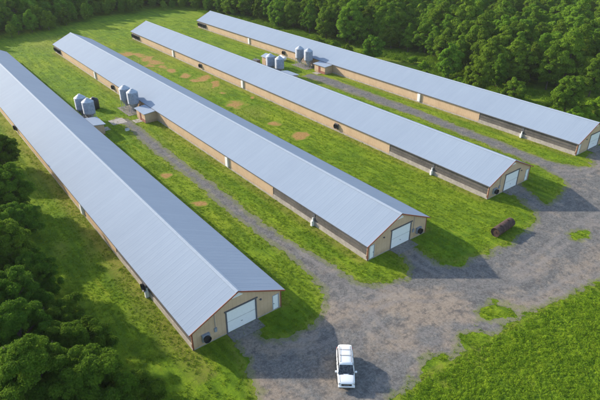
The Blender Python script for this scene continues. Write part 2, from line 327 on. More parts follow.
# ground: one sheet to the horizon, fine near the farm
def axis(a, b, st, far):
    inner = np.arange(a, b + 1e-6, st); g = np.geomspace(st*2, far, 22)
    return np.concatenate([a - g[::-1], inner, b + g])
gx = axis(-15, 150, .6, 700); gy = axis(15, 250, .6, 700)
GX, GY = np.meshgrid(gx, gy)
V = np.stack([GX.ravel(), GY.ravel(), np.zeros(GX.size)], 1)
nx, ny = len(gx), len(gy); I = np.arange(nx*ny).reshape(ny, nx)
F = np.stack([I[:-1,:-1].ravel(), I[:-1,1:].ravel(), I[1:,1:].ravel(), I[1:,:-1].ravel()], 1)
me = raw_mesh('ground', V, F)
dry = blobs(DRY, V[:,0], V[:,1]) * .42
for hx, hy, L, _ in HOUSES:
    for wx in (hx, hx+HW):
        dd = np.abs(V[:,0]-wx); dry = np.maximum(dry, np.where((V[:,1] > hy) & (V[:,1] < hy+L), np.clip(1.35-dd/1.3, 0, 1)*.75, 0))
hx = HOUSES[0][0]; dd = hx - V[:,0]
dry = np.maximum(dry, np.where((V[:,1] > 40) & (V[:,1] < 200) & (dd > -1), np.clip(1.4-dd/1.9, 0, 1)*.85, 0))
dry *= .35 + .9*fbm(V[:,0], V[:,1], 6, 40)
ym = np.maximum(sdf(YARD, V[:,0], V[:,1]), np.maximum(sdf(ROAD12, V[:,0], V[:,1]), sdf(ROAD34, V[:,0], V[:,1])))
dry = np.maximum(dry, np.where(ym < 0, np.clip(1+ym/1.3, 0, 1)*.6*fbm(V[:,0],V[:,1],4,33)*1.6, 0))
fattr(me, 'dry', np.clip(dry, 0, 1))
tag(link('ground', me, 'grass'), kind='structure')

def ruts(x, y):
    m = np.zeros(len(x))
    for tr in TRACKS:
        P_ = np.array(tr); tt = np.linspace(0, len(tr)-1, 60*len(tr)); i0 = np.clip(tt.astype(int), 0, len(tr)-2); fr = (tt-i0)[:, None]
        def cr(i): return P_[np.clip(i, 0, len(tr)-1)]
        a, b, c, d = cr(i0-1), cr(i0), cr(i0+1), cr(i0+2)
        Q = .5*((2*b) + (c-a)*fr + (2*a-5*b+4*c-d)*fr**2 + (3*b-a-3*c+d)*fr**3)
        D = np.full(len(x), 99.0)
        for k in range(0, len(Q), 4000):
            for q in Q: D = np.minimum(D, np.hypot(x-q[0], y-q[1]))
        m = np.maximum(m, np.clip(1.3-np.abs(D-.82)/.45, 0, 1))
    return m*np.clip(fbm(x, y, 5, 55)*2.2-.45, 0, 1)
def sheet(name, mfun, x0, x1, y0, y1, st, z, mat, grey=None):
    """flat sheet covering mask > 0, its rim snapped to the mask's zero line"""
    xs = np.arange(x0, x1, st); ys = np.arange(y0, y1, st); X, Y = np.meshgrid(xs, ys)
    M = mfun(X, Y); gyy, gxx = np.gradient(M, st); g2 = gxx**2 + gyy**2 + 1e-3
    near = np.abs(M) < st*1.2*np.sqrt(g2)
    k = np.where(near & (M < 0), np.clip(-M/g2, -st/np.sqrt(g2+1e-6), st/np.sqrt(g2+1e-6)), 0)
    PX = X + np.clip(k*gxx, -st*.7, st*.7); PY = Y + np.clip(k*gyy, -st*.7, st*.7)
    I = np.arange(X.size).reshape(X.shape); C = (M[:-1,:-1] > 0).astype(int) + (M[:-1,1:] > 0) + (M[1:,1:] > 0) + (M[1:,:-1] > 0)
    sel = C >= 2
    F = np.stack([I[:-1,:-1][sel], I[:-1,1:][sel], I[1:,1:][sel], I[1:,:-1][sel]], 1)
    u, inv = np.unique(F, return_inverse=True)
    V = np.stack([PX.ravel()[u], PY.ravel()[u], np.full(len(u), z)], 1)
    me = raw_mesh(name, V, inv.reshape(F.shape))
    E_ = M.ravel()[u]
    if mat == 'gravel': E_ = np.maximum(E_, np.maximum(yard_m(V[:,0], V[:,1]), np.maximum(road_m(ROAD12)(V[:,0], V[:,1]), road_m(ROAD34)(V[:,0], V[:,1]))))
    fattr(me, 'edge', np.clip(E_, 0, 4))
    fattr(me, 'grey', np.clip(grey(V[:,0], V[:,1]) if grey else np.zeros(len(u)), 0, 1))
    if mat == 'gravel': fattr(me, 'rut', ruts(V[:,0], V[:,1]))
    return tag(link(name, me, mat), kind='structure')
def greyf(x, y):
    g = .42 + .55*blobs(GREY, x, y) - .55*blobs(TAN, x, y); rd = np.maximum(sdf(ROAD12, x, y), sdf(ROAD34, x, y))
    return g + (.85-g)*np.clip(1+rd/3.5, 0, 1)
yp = np.array(YARD)
sheet('gravel_yard', yard_m, yp[:,0].min()-3, min(yp[:,0].max(), 150)+3, yp[:,1].min()-3, yp[:,1].max()+3, .2, .012, 'gravel', greyf)
for rp in ROADS:
    q = np.array(rp)
    def rm_(x, y, f=road_m(rp)): return np.minimum(f(x, y), 1.6 - yard_m(x, y))
    sheet('gravel_road', rm_, q[:,0].min()-2, q[:,0].max()+2, q[:,1].min()-2, q[:,1].max()+2, .3, .024, 'gravel', greyf)
def soil_vis(x, y): return np.where(in_house(x, y, .3), -1.0, soil_m(x, y))
sheet('bare_soil', soil_vis, -5, 150, 25, 245, .35, .034, 'soil')

# ------------------------------------------------------------------ poultry houses
SLOPE = (RIDGE-EAVE)/(HW/2)
def roof_sheet(L, side):
    """ribbed steel: rib every 0.914 m with a low rib between"""
    prof = []; y = 0.0
    while y < L:
        prof += [(y, 0), (y+.05, .009), (y+.09, .009), (y+.14, 0), (y+.42, 0), (y+.47, .005), (y+.52, 0)]; y += .914
    prof = [q for q in prof if q[0] < L] + [(L, 0)]
    n = len(prof); vs = []
    for y, h in prof:
        for x, z in ((0, EAVE), (HW/2, RIDGE)):
            vs.append((x if side < 0 else HW-x, y, z+h))
    b = len(vs)
    for y, h in prof:
        for x, z in ((0, EAVE), (HW/2, RIDGE)): vs.append((x if side < 0 else HW-x, y, z-.07))
    fs = []
    for i in range(n-1):
        fs += [(2*i, 2*i+1, 2*i+3, 2*i+2), (b+2*i+2, b+2*i+3, b+2*i+1, b+2*i), (2*i, 2*i+2, b+2*i+2, b+2*i)]
    fs += [(1, 0, b, b+1), (2*n-2, 2*n-1, b+2*n-1, b+2*n-2)]
    return vs, fs
WX0, WX1 = OH, HW-OH
def zroof(x): return EAVE + SLOPE*min(x, HW-x) - .075
def fan(root, cx, y, z, r, face, mir, mat='galvanized'):
    """cone exhaust fan: square housing, round cone, shutter"""
    m = MB()
    if face == 'front':
        m.box(cx-r, cx+r, y-.35, y-.002, z-r, z+r); c = MB(); prof_pts = []
        for k, (rr, yy) in enumerate(((r*.82, y-.352), (r*.95, y-.72), (r*.88, y-.72), (r*.75, y-.40))): prof_pts.append((rr, yy))
        n = 20; vs = [(cx+rr*math.cos(2*math.pi*k/n), yy, z+rr*math.sin(2*math.pi*k/n)) for rr, yy in prof_pts for k in range(n)]
        fs = [(j*n+k, j*n+(k+1) % n, (j+1)*n+(k+1) % n, (j+1)*n+k) for j in range(3) for k in range(n)] + [tuple(range(3*n, 4*n))]
        c.add(vs, fs)
    else:
        s = face
        m.box(min(cx, cx+s*.3), max(cx, cx+s*.3), y-r, y+r, z-r, z+r); c = MB(); n = 16
        pp = ((r*.82, cx+s*.302), (r*.97, cx+s*.62), (r*.9, cx+s*.62), (r*.7, cx+s*.33))
        vs = [(xx, y+rr*math.cos(2*math.pi*k/n), z+rr*math.sin(2*math.pi*k/n)) for rr, xx in pp for k in range(n)]
        fs = [(j*n+k, j*n+(k+1) % n, (j+1)*n+(k+1) % n, (j+1)*n+k) for j in range(3) for k in range(n)] + [tuple(range(3*n, 4*n))]
        c.add(vs, fs)
    if mir: m.mirrored(HW); c.mirrored(HW)
    h = m.build('exhaust_fan', mat, root); c.build('fan_cone', 'black_plastic', h); return h

def poultry_house(hx, hy, L, mir, label, white_at, dark_at, room_y):
    root = tag(empty('poultry_house', (hx, hy, 0)), label, 'poultry house', 'long poultry houses in a row')
    def B(m, name, mat, parent=root, flip=True, **k):
        if mir and flip: m.mirrored(HW)
        return m.build(name, mat, parent, **k)
    rf = MB(); 
    for s in (-1, 1): rf.add(*roof_sheet(L, s))
    roof = B(rf, 'roof', 'roof_metal')
    rc = MB(); q = .34; rc.prism_y([(HW/2-q, RIDGE-q*SLOPE+.042), (HW/2, RIDGE+.042), (HW/2+q, RIDGE-q*SLOPE+.042), (HW/2+q, RIDGE-q*SLOPE+.075), (HW/2, RIDGE+.085), (HW/2-q, RIDGE-q*SLOPE+.075)], -.02, L+.02)
    B(rc, 'ridge_cap', 'ridge_metal', roof)
    # rake boards along the gable edges
    for y0, y1 in ((-.06, -.003), (L+.003, L+.06)):
        for s in (0, 1):
            m = MB(); pts = [(0, EAVE-.16), (HW/2-.0, RIDGE-.16), (HW/2, RIDGE+.03), (0, EAVE+.04)]
            m.prism_y(pts, y0, y1)
            if s: m.mirrored(HW)
            m.build('rake_board', 'rake_red', roof)
    for s in (0, 1):
        m = MB(); m.box(-.035, -.003, 0, L, EAVE-.14, EAVE+.02)
        if s: m.mirrored(HW)
        m.build('eave_trim', 'trim_dark', roof)
    Y0, Y1 = .32, L-.32
    # side walls: tan at the back, curtain opening over a low wall at the front
    CY0, CY1 = .55, 25.0
    for s in (0, 1):
        x0, x1 = WX0, WX0+.14
        m = MB(); m.box(x0, x1, CY1, Y1, .32, zroof(WX0)); m.box(x0, x1, Y0, CY0, .32, zroof(WX0)); m.box(x0+.002, x1, CY0, CY1, 2.62, zroof(WX0))
        if s: m.mirrored(HW)
        sw = m.build('side_wall', 'siding', root)
        m = MB(); m.box(x0+.07, x1+.03, CY0, 12.9, .85, 2.62); m.box(x0+.07, x1+.03, 13.5, CY1, .85, 2.62)
        if s: m.mirrored(HW)
        m.build('side_curtain', 'curtain', root)
        m = MB(); m.prism_x([(Y0, 0), (Y1, 0), (Y1, .32), (CY1, .32), (CY1, .85), (CY0, .85), (CY0, .32), (Y0, .32)], x0-.05, x1+.02)
        if s: m.mirrored(HW)
        m.build('foundation', 'concrete', root)
        m = MB(); m.box(x0-.05, x0-.003, CY0-.1, CY1+.1, 2.56, 2.66); m.box(x0-.045, x0-.0035, CY0-.1, CY1+.1, 1.68, 1.74)
        if s: m.mirrored(HW)
        m.build('curtain_rail', 'trim_dark', root)
        m = MB(); m.box(x0, x1, 12.9, 13.5, .86, 2.61)
        if s: m.mirrored(HW)
        m.build('curtain_post', 'trim_dark', root)
        m = MB(); m.box(x0-.55, x0-.06, 13.0, 13.4, 0, .95); m.box(x0-.3, x0-.06, 13.1, 13.3, .95, 1.5)
        if s: m.mirrored(HW)
        m.build('curtain_winch', 'white_paint', root)
        for yy in white_at:
            m = MB(); m.box(x0-.35, x0-.003, yy-.45, yy+.45, .4, 2.45)
            if s: m.mirrored(HW)
            m.build('inlet_box', 'white_paint' , root)
        for yy in dark_at:
            fan(root, x0 if not s else HW-x0, yy, 1.35, .62, -1 if not s else 1, False, 'trim_dark')
        for k in range(4):
            fan(root, x0 if not s else HW-x0, L-1.6-k*1.75, 1.45, .72, -1 if not s else 1, False, 'trim_dark')
        for yy in (Y0, Y1):
            m = MB(); m.box(x0-.03, x0+.12, yy-.03, yy+.1, .02, zroof(WX0)-.01) if yy == Y0 else m.box(x0-.03, x0+.12, yy-.1, yy+.03, .02, zroof(WX0)-.01)
            if s: m.mirrored(HW)
            m.build('corner_trim', 'trim_brown', root)
    # gable walls, front one with door openings
    DX0, DX1, DZ = 5.3, 9.55, 3.45
    if mir: DX0, DX1 = HW-9.55-.15, HW-5.3-.15
    PX0, PX1, PZ = 12.25, 13.12, 2.45
    m = MB(); a, b = WX0+.002, WX1-.002
    y0, y1 = Y0+.004, Y0+.14
    m.prism_y([(a, .12), (DX0, .12), (DX0, zroof(DX0)), (a, zroof(a))], y0, y1)
    m.prism_y([(DX0, DZ), (HW/2, DZ), (HW/2, zroof(HW/2)), (DX0, zroof(DX0))], y0, y1)
    m.prism_y([(HW/2, DZ), (DX1, DZ), (DX1, zroof(DX1)), (HW/2, zroof(HW/2))], y0, y1)
    m.prism_y([(DX1, .12), (PX0, .12), (PX0, zroof(PX0)), (DX1, zroof(DX1))], y0, y1)
    m.prism_y([(PX0, PZ), (PX1, PZ), (PX1, zroof(PX1)), (PX0, zroof(PX0))], y0, y1)
    m.prism_y([(PX1, .12), (b, .12), (b, zroof(b)), (PX1, zroof(PX1))], y0, y1)
    B(m, 'end_wall', 'siding')
    m = MB(); y0, y1 = Y1-.14, Y1-.004
    m.prism_y([(a, .12), (b, .12), (b, zroof(b)), (HW/2, zroof(HW/2)), (a, zroof(a))], y0, y1)
    B(m, 'end_wall', 'siding')
    for q in ((a, DX0, Y0-.03, Y0+.16), (DX1, b, Y0-.03, Y0+.16), (a, b, Y1-.16, Y1+.03)):
        m = MB(); m.box(*q, 0, .12); B(m, 'foundation', 'concrete')
    # overhead door: two leaves of white panels in a dark frame
    m = MB(); m.box(DX0+.03, DX1-.03, Y0+.03, Y0+.10, .05, DZ/2-.02); d = B(m, 'overhead_door', 'white_paint')
    m = MB(); m.box(DX0+.03, DX1-.03, Y0+.03, Y0+.10, DZ/2+.03, DZ-.03); B(m, 'upper_panel', 'white_paint', d)
    m = MB(); m.box(DX0+.03, DX1-.03, Y0+.045, Y0+.09, DZ/2-.02, DZ/2+.03); B(m, 'panel_seam', 'trim_dark', d)
    m = MB(); m.box((DX0+DX1)/2-.12, (DX0+DX1)/2+.12, Y0-.02, Y0+.03, .95, 1.0); B(m, 'handle', 'trim_dark', d)
    m = MB(); m.box(DX0-.16, DX0+.03, Y0-.05, Y0+.002, .02, DZ+.14); m.box(DX1-.03, DX1+.16, Y0-.05, Y0+.002, .02, DZ+.14); m.box(DX0+.03, DX1-.03, Y0-.05, Y0+.002, DZ-.04, DZ+.14)
    m.box(DX0-.3, DX1+.3, Y0-.13, Y0-.051, DZ+.02, DZ+.19)
    B(m, 'door_frame', 'trim_dark', d)
    m = MB(); m.box(PX0+.02, PX1-.02, Y0+.03, Y0+.09, .14, PZ-.02); d = B(m, 'door', 'white_paint')
    m = MB(); m.box(PX0-.08, PX0+.02, Y0-.02, Y0+.003, .12, PZ+.08); m.box(PX1-.02, PX1+.08, Y0-.02, Y0+.003, .12, PZ+.08); m.box(PX0+.02, PX1-.02, Y0-.02, Y0+.003, PZ-.02, PZ+.08)
    B(m, 'door_frame', 'ridge_metal', d)
    m = MB(); m.box(PX0+.08, PX0+.2, Y0-.04, Y0+.03, 1.08, 1.14); B(m, 'handle', 'trim_dark', d)
    # white louvre under the peak, concrete apron, exhaust fan on the far side of the door
    m = MB()
    for k in range(4): m.box(HW/2-.75+.14*k, HW/2+.75-.14*k, Y0-.045, Y0+.002, 5.08+.15*k, 5.2+.15*k)
    B(m, 'gable_vent', 'white_paint')
    m = MB(); m.box(DX0-.2, DX1+.2, -1.5, Y0-.035, 0, .05); B(m, 'door_apron', 'apron')
    fan(root, 2.35 if mir else 2.2, Y0, 1.25, .52, 'front', mir)
    m = MB(); m.box(3.45, 3.8, Y0-.16, Y0+.002, 1.3, 1.9); B(m, 'meter_box', 'galvanized')
    m = MB(); m.tube([(3.62, Y0-.08, 1.9), (3.62, Y0-.08, zroof(3.62)-.15)], .03, 6); B(m, 'conduit', 'galvanized')
    # wall lamp by the door
    m = MB(); m.box(10.2, 10.42, Y0-.2, Y0+.002, 2.9, 3.05); B(m, 'wall_lamp', 'trim_dark')
    # control room on the service side, lean-to roof
    sx0, sx1 = WX1+.003, WX1+3.1; sy0, sy1 = room_y, room_y+5.2
    m = MB(); m.prism_y([(sx0, 0), (sx1, 0), (sx1, 2.3), (sx0, 2.62)], sy0, sy1); room = B(m, 'control_room', 'siding')
    m = MB(); m.prism_y([(sx0+.3, 2.62), (sx1+.35, 2.34), (sx1+.35, 2.46), (sx0+.3, 2.76)], sy0-.4, sy1+.4); B(m, 'roof', 'ridge_metal', room)
    m = MB(); m.box(sx1+.003, sx1+.03, sy0, sy0+2.2, .02, .8); B(m, 'brick_skirt', 'brick_red', room)
    m = MB(); m.box(sx1+.003, sx1+.05, sy0+2.3, sy0+3.2, .05, 2.1); dd = B(m, 'door', 'trim_brown', room)
    m = MB(); m.box(sx1+.05, sx1+.09, sy0+2.4, sy0+2.5, 1.0, 1.12); B(m, 'handle', 'galvanized', dd)
    m = MB(); m.box(sx1+.04, sx1+1.9, sy0+1.6, sy0+4.0, 0, .06); B(m, 'step_slab', 'concrete', room)
    return root
hl = ['long poultry house nearest the woods at left, running off the left edge of the photo',
      'long poultry house with tan gable facing the gravel track, second from the left',
      'long poultry house behind the rusty tank, third from the left',
      'long poultry house beside the right-hand woods, its gable cut by the right edge']
fit = [((40.5,), (13.8, 88.0), 74.9), ((41.0, 119.0), (104.0,), 74.9), ((83.4, 128.5), (42.0, 108.7), 78.5), ((44.1, 128.4), (106.0,), 80.0)]
for (hx, hy, L, mir), lb, ft in zip(HOUSES, hl, fit): poultry_house(hx, hy, L, mir, lb, *ft)

# ------------------------------------------------------------------ feed bins
def feed_bin():
    root = empty('feed_bin')
    r = 1.38; prof = []; z = 2.7
    while z < 5.75: prof += [(r, z), (r+.035, z+.06), (r, z+.12)]; z += .12
    body = MB().lathe(0, 0, prof, 32).build('bin_body', 'galvanized', root, True)
    MB().lathe(0, 0, [(r+.06, 5.74), (r*.55, 6.32), (.32, 6.62), (.32, 6.72), (.05, 6.76)], 32).build('bin_roof', 'galvanized_light', root)
    MB().lathe(0, 0, [(.22, .75), (.25, .95), (r-.02, 2.68)], 28).build('hopper', 'galvanized', root)
    for k in range(6):
        a = math.pi/6 + k*math.pi/3; x, y = (r-.04)*math.cos(a), (r-.04)*math.sin(a)
        MB().box(x-.05, x+.05, y-.05, y+.05, 0, 2.72).build('leg', 'galvanized', root)
    m = MB(); ang = -2.2
    for sgn in (-.2, .2):
        cx, cy = (r+.16)*math.cos(ang)-sgn*math.sin(ang), (r+.16)*math.sin(ang)+sgn*math.cos(ang); m.box(cx-.02, cx+.02, cy-.02, cy+.02, .6, 5.9)
    for k in range(17):
        z = .8+.3*k; p = [((r+.16)*math.cos(ang)-q*math.sin(ang), (r+.16)*math.sin(ang)+q*math.cos(ang), z) for q in (-.2, .2)]; m.tube(p, .015, 5)
    m.build('ladder', 'galvanized_light', root)
    MB().tube([(0, 0, .8), (.9, 0, 1.0), (2.2, 0, 2.0)], .09, 8).build('feed_auger', 'galvanized', root)
    return root
fb = feed_bin(); first = True
bl = [('farther', 'nearer')]
where = ['behind the leftmost house roof', 'before the second house from left', 'behind the third house roof',
         'before the rightmost house']
for k, (hx, hy, L, mir) in enumerate(HOUSES):
    cx = hx + (HW-OH+2.45 if not mir else OH-2.45)
    for j, (yy, wd) in enumerate(((88.3 + (0, 0, 3.4, 5.6)[k], 'farther'), (84.1 + (0, 0, 3.4, 5.6)[k], 'nearer'))):
        o = fb if first else copy_tree(fb); first = False
        o.location = (cx + (j*.5 if not mir else -j*-.4), hy+yy, 0); o.rotation_euler = (0, 0, math.pi if not mir else 0)
        o.scale = (1, 1, .93)
        tag(o, f'silver feed bin, {wd} one of the pair {where[k]}', 'feed bin', 'pairs of galvanized feed bins')
        MB_pad = None
# concrete pads under the bins
for k, (hx, hy, L, mir) in enumerate(HOUSES):
    cx = hx + (HW-OH+2.6 if not mir else OH-2.6)
    sheetm = MB().box(cx-1.9, cx+1.9, hy+82.2+(0, 0, 3.4, 5.6)[k], hy+90.2+(0, 0, 3.4, 5.6)[k], -.1, .045)
    tag(sheetm.build('concrete_pad', 'apron'), kind='structure')

# small tan shed beside the third house
t_ = tag(empty('feed_shed', (96.6, 141.2, 0)), 'small tan shed with silver roof beside the two feed bins behind the third house', 'shed')
MB().prism_y([(0, 0), (3.4, 0), (3.4, 3.3), (1.7, 3.9), (0, 3.3)], 0, 4.6).build('shed_wall', 'siding', t_)
rf = MB(); rf.prism_y([(-.3, 3.24), (1.7, 3.95), (1.7, 4.05), (-.3, 3.34)], -.3, 4.9); rf.prism_y([(1.7, 3.95), (3.7, 3.24), (3.7, 3.34), (1.7, 4.05)], -.3, 4.9); rf.build('roof', 'ridge_metal', t_)
dd = MB().box(-.05, -.003, 1.6, 2.6, .05, 2.1).build('door', 'trim_brown', t_); MB().box(-.09, -.05, 1.7, 1.8, 1.0, 1.1).build('handle', 'galvanized', dd)
# dark generator unit next to it
t_ = tag(empty('generator', (96.9, 149.6, 0)), 'dark boxy generator on skids left of the small tan shed', 'generator')
MB().box(-.7, .7, -1.3, 1.3, .2, 1.45).build('housing', 'trim_dark', t_, bevel=.05); MB().tube([(.3, .8, 1.4), (.3, .8, 2.0)], .07).build('exhaust_pipe', 'rust', t_)
for x in (-.5, .4): MB().box(x, x+.12, -1.5, 1.5, 0, .2).build('skid', 'rust_dark', t_)
# black tank behind the first pair of bins
t_ = tag(empty('water_tank', (38.6, 138.6, 0)), 'round black plastic tank behind the feed bins of the leftmost house', 'tank')
MB().lathe(0, 0, [(1.25, 0), (1.3, .1), (1.3, 2.3), (1.1, 2.6), (.35, 2.9), (.3, 2.95)], 28).build('tank_body', 'black_plastic', t_, True); MB().lathe(0, 0, [(.32, 2.951), (.32, 3.05), (.05, 3.08)], 16).build('lid', 'trim_dark', t_)
# white propane tank by the fourth house's bins
def htank(name, loc, rz, r, L, mat, leg, n=24):
    o = empty(name, loc, rz); prof = [(.02, -L/2-r*.55), (r*.55, -L/2-r*.42), (r*.87, -L/2-r*.2), (r, -L/2), (r, L/2), (r*.87, L/2+r*.2), (r*.55, L/2+r*.42), (.02, L/2+r*.55)]
    m = MB().lathe(0, 0, prof, n); m.v = [(z, y, x+r+.35) for x, y, z in m.v]; m.build('tank_body', mat, o, True)
    for x in (-L*.3, L*.3): MB().box(x-.1, x+.1, -r*.7, r*.7, 0, .55).build('saddle', leg, o)
    MB().lathe(0, 0, [(.16, 2*r+.33), (.16, 2*r+.5), (.1, 2*r+.55)], 12).build('valve_dome', leg, o); return o
tag(htank('propane_tank', (106.3, 147.5, 0), R(80), .6, 3.4, 'white_paint', 'concrete'), 'white horizontal propane tank on saddles beside the fourth house', 'tank')
# small white pedestal at the end of the track
t_ = tag(empty('utility_pedestal', (39.4, 118.3, 0)), 'small white utility box standing beside the end of the gravel track', 'utility box')
MB().box(-.45, .45, -.3, .3, 0, .40).build('cabinet', 'white_paint', t_, bevel=.03); MB().box(-.5, .5, -.35, .35, .401, .46).build('lid', 'galvanized', t_)
tag(MB().box(38.0, 41.6, 123.6, 127.4, -.1, .05).build('concrete_pad', 'concrete'), kind='structure')

# rusty tank lying on the grass
def rusty_tank():
    o = tag(empty('rusty_tank', (71.3, 37.9, .02), R(4)), 'rusty brown steel tank lying on its side on the grass', 'tank')
    L, r = 4.9, .78; prof = [(r-.06, -L/2+.12), (r-.06, -L/2), (r, -L/2)]; 
    for k in range(1, 7):
        x = -L/2 + L*k/7; prof += [(r, x-.05), (r+.03, x-.03), (r+.03, x+.03), (r, x+.05)]
    prof += [(r, L/2), (r-.06, L/2), (r-.06, L/2-.12)]
    m = MB().lathe(0, 0, prof, 32); m.v = [(z, y, x+r+.03) for x, y, z in m.v]; m.build('tank_shell', 'rust', o)
    for x in (-1.2, 1.3): m = MB(); m.lathe(x, 0, [(.2, 2*r-.02), (.2, 2*r+.16), (.05, 2*r+.18)], 14).build('manhole', 'rust_dark', o)
    for sgn in (-1, 1):
        m = MB(); m.lathe(0, 0, [(.22, 0), (.22, .05), (.02, .07)], 14); m.v = [(sgn*(L/2-.12+z), y, x+r) for x, y, z in m.v]; m.build('end_port', 'rust_dark', o)
rusty_tank()

# ------------------------------------------------------------------ white sport utility vehicle, x forward, y left
def suv():
    root = tag(empty('parked_car', (30.75, 31.35, .013), math.atan2(-5.35, -4.35)), 'white sport utility vehicle parked on the gravel yard', 'car')
    def loft(secs):
        n = len(secs[0]); vs = [p for s in secs for p in s]
        fs = [(i*n+k, i*n+(k+1) % n, (i+1)*n+(k+1) % n, (i+1)*n+k) for i in range(len(secs)-1) for k in range(n)]
        return vs, fs + [tuple(range(n-1, -1, -1)), tuple(range((len(secs)-1)*n, len(secs)*n))]
    def sec(x, w, zb, zt, crown=.03, tuck=.06):
        h = [(w-tuck, zb), (w, zb+(zt-zb)*.3), (w, zb+(zt-zb)*.72), (w-.05, zt-.05), (w-.16, zt), (w*.5, zt+crown), (0, zt+crown*1.3)]
        return [(x, y, z) for y, z in h] + [(x, -y, z) for y, z in reversed(h[:-1])]
    body = [sec(-2.66, .84, .55, .92), sec(-2.60, .95, .42, 1.06), sec(-2.3, .99, .36, 1.13), sec(-1.0, 1.0, .34, 1.13), sec(.9, 1.0, .34, 1.12), sec(1.25, .99, .34, 1.12), sec(1.9, .98, .36, 1.09), sec(2.35, .95, .40, 1.03), sec(2.56, .90, .45, .95), sec(2.64, .82, .52, .86)]
    b = MB().add(*loft(body)).build('body', 'car_white', root, True); b.modifiers.new('sub', 'SUBSURF').levels = 1; b.modifiers['sub'].render_levels = 2
    # greenhouse: glass volume with white roof and pillars
    def ring(x, w, z): return (x, w, z)
    lo = [(-2.52, .90), (1.28, .92)]; 
    g = MB(); A = [(-2.50, .90, 1.12), (1.30, .90, 1.12), (1.30, -.90, 1.12), (-2.50, -.90, 1.12)]; T = [(-2.28, .74, 1.80), (.58, .74, 1.80), (.58, -.74, 1.80), (-2.28, -.74, 1.80)]
    g.add(A+T, [(0,1,5,4), (1,2,6,5), (2,3,7,6), (3,0,4,7), (4,5,6,7), (0,3,2,1)]); g.build('window_glass', 'car_glass', root, bevel=.04)
    ws = MB(); ws.add([(1.42, .80, 1.125), (1.42, -.80, 1.125), (.66, -.66, 1.78), (.66, .66, 1.78), (1.36, .78, 1.10), (1.36, -.78, 1.10), (.62, -.66, 1.74), (.62, .66, 1.74)], [(0,1,2,3), (4,7,6,5), (0,3,7,4), (1,5,6,2), (0,4,5,1), (3,2,6,7)])
    w_ = ws.build('windscreen', 'car_glass', root)
    for y0, y1 in ((.55, .06), (-.08, -.58)): MB().tube([(1.405, y0, 1.17), (1.2, y1, 1.36)], .014, 5).build('wiper', 'car_black', w_)
    rf = [sec(-2.40, .74, 1.76, 1.84, .015, .02), sec(-2.2, .78, 1.78, 1.88, .025, .02), sec(-1.0, .79, 1.79, 1.91, .03, .02), sec(.3, .78, 1.79, 1.90, .03, .02), sec(.66, .73, 1.77, 1.84, .015, .02)]
    roof = MB().add(*loft(rf)).build('roof', 'car_white', root, True)
    for s in (1, -1):
        for (xa, xb, za, zb, wd) in ((1.34, .60, 1.10, 1.82, .055), (.05, -.02, 1.10, 1.82, .05), (-1.15, -1.18, 1.10, 1.82, .06), (-2.42, -2.22, 1.10, 1.82, .09)):
            m = MB(); m.add([(xa-wd, s*.90, za), (xa+wd, s*.90, za), (xb+wd, s*.745, zb), (xb-wd, s*.745, zb), (xa-wd, s*.925, za), (xa+wd, s*.925, za), (xb+wd, s*.77, zb), (xb-wd, s*.77, zb)], [(0,1,2,3), (4,7,6,5), (0,4,5,1), (2,6,7,3), (1,5,6,2), (0,3,7,4)])
            m.build('pillar', 'car_white' if xa > .2 or xa < -2 else 'car_black', root)
        MB().tube([(-2.1, s*.66, 1.90), (-2.0, s*.66, 1.985), (.2, s*.66, 1.985), (.32, s*.66, 1.90)], .026, 8).build('roof_rail', 'car_black', roof)
        m = MB(); m.box(1.02, 1.2, s*1.0 if s > 0 else -1.24, 1.24 if s > 0 else -1.0, 1.08, 1.28); mi = m.build('wing_mirror', 'car_white', root, bevel=.04)
        m = MB(); ya, yb = sorted((s*.64, s*.90)); m.box(2.40, 2.60, ya, yb, .80, .955); m.build('headlight', 'lamp_glass', root, bevel=.03)
        m = MB(); ya, yb = sorted((s*.80, s*.95)); m.box(-2.66, -2.5, ya, yb, .82, 1.2); m.build('tail_light', 'lamp_red', root, bevel=.02)
        for x in (.55, -.6):
            m = MB(); ya, yb = sorted((s*.99, s*1.022)); m.box(x-.12, x+.12, ya, yb, .98, 1.02); m.build('door_handle', 'car_grey', root)
        ya, yb = sorted((s*.93, s*1.06)); MB().box(-1.15, 1.05, ya, yb, .30, .37).build('running_board', 'car_black', root, bevel=.02)
        for x in (1.62, -1.62):
            m = MB(); m.lathe(0, 0, [(.27, -.13), (.37, -.13), (.395, -.08), (.395, .08), (.37, .13), (.27, .13)], 28, False); m.v = [(x+a, s*.90+z, .395+b_) for a, b_, z in m.v]
            wh = m.build('wheel', 'tyre', root, True)
            m = MB(); m.lathe(0, 0, [(.02, .10), (.10, .11), (.27, .09), (.275, -.1)], 20); m.v = [(x+a, s*(.90+z), .395+b_) for a, b_, z in m.v]; m.build('rim', 'alloy', wh)
            m = MB(); m.lathe(0, 0, [(.46, .0), (.46, .07), (.44, .075), (.40, .02)], 28, False); m.v = [(x+a, s*(.945+z), .42+max(b_, -.1)) for a, b_, z in m.v]; m.build('wheel_arch', 'car_black', root)
    for x in (-1.5, -.6): MB().tube([(x, -.66, 1.985), (x, .66, 1.985)], .022, 8).build('roof_bar', 'car_black', roof)
    MB().box(1.36, 1.50, -.84, .84, 1.10, 1.142).build('cowl', 'car_black', root)
    for s in (1, -1):
        MB().tube([(1.5, s*.80, 1.150), (2.0, s*.78, 1.125), (2.45, s*.72, 1.02)], .012, 5).build('bonnet_seam', 'car_grey', root)
        for x in (.0, -1.15): MB().tube([(x, s*1.003, .45), (x, s*1.003, .95), (x, s*.955, 1.1)], .01, 5).build('door_seam', 'car_grey', root)
    MB().box(2.44, 2.672, -.58, .58, .64, .88).build('grille', 'car_black', root, bevel=.03)
    MB().box(2.56, 2.69, -.30, .30, .735, .775).build('grille_bar', 'alloy', root)
    MB().box(2.42, 2.75, -.93, .93, .44, .60).build('front_bumper', 'car_white', root, bevel=.06)
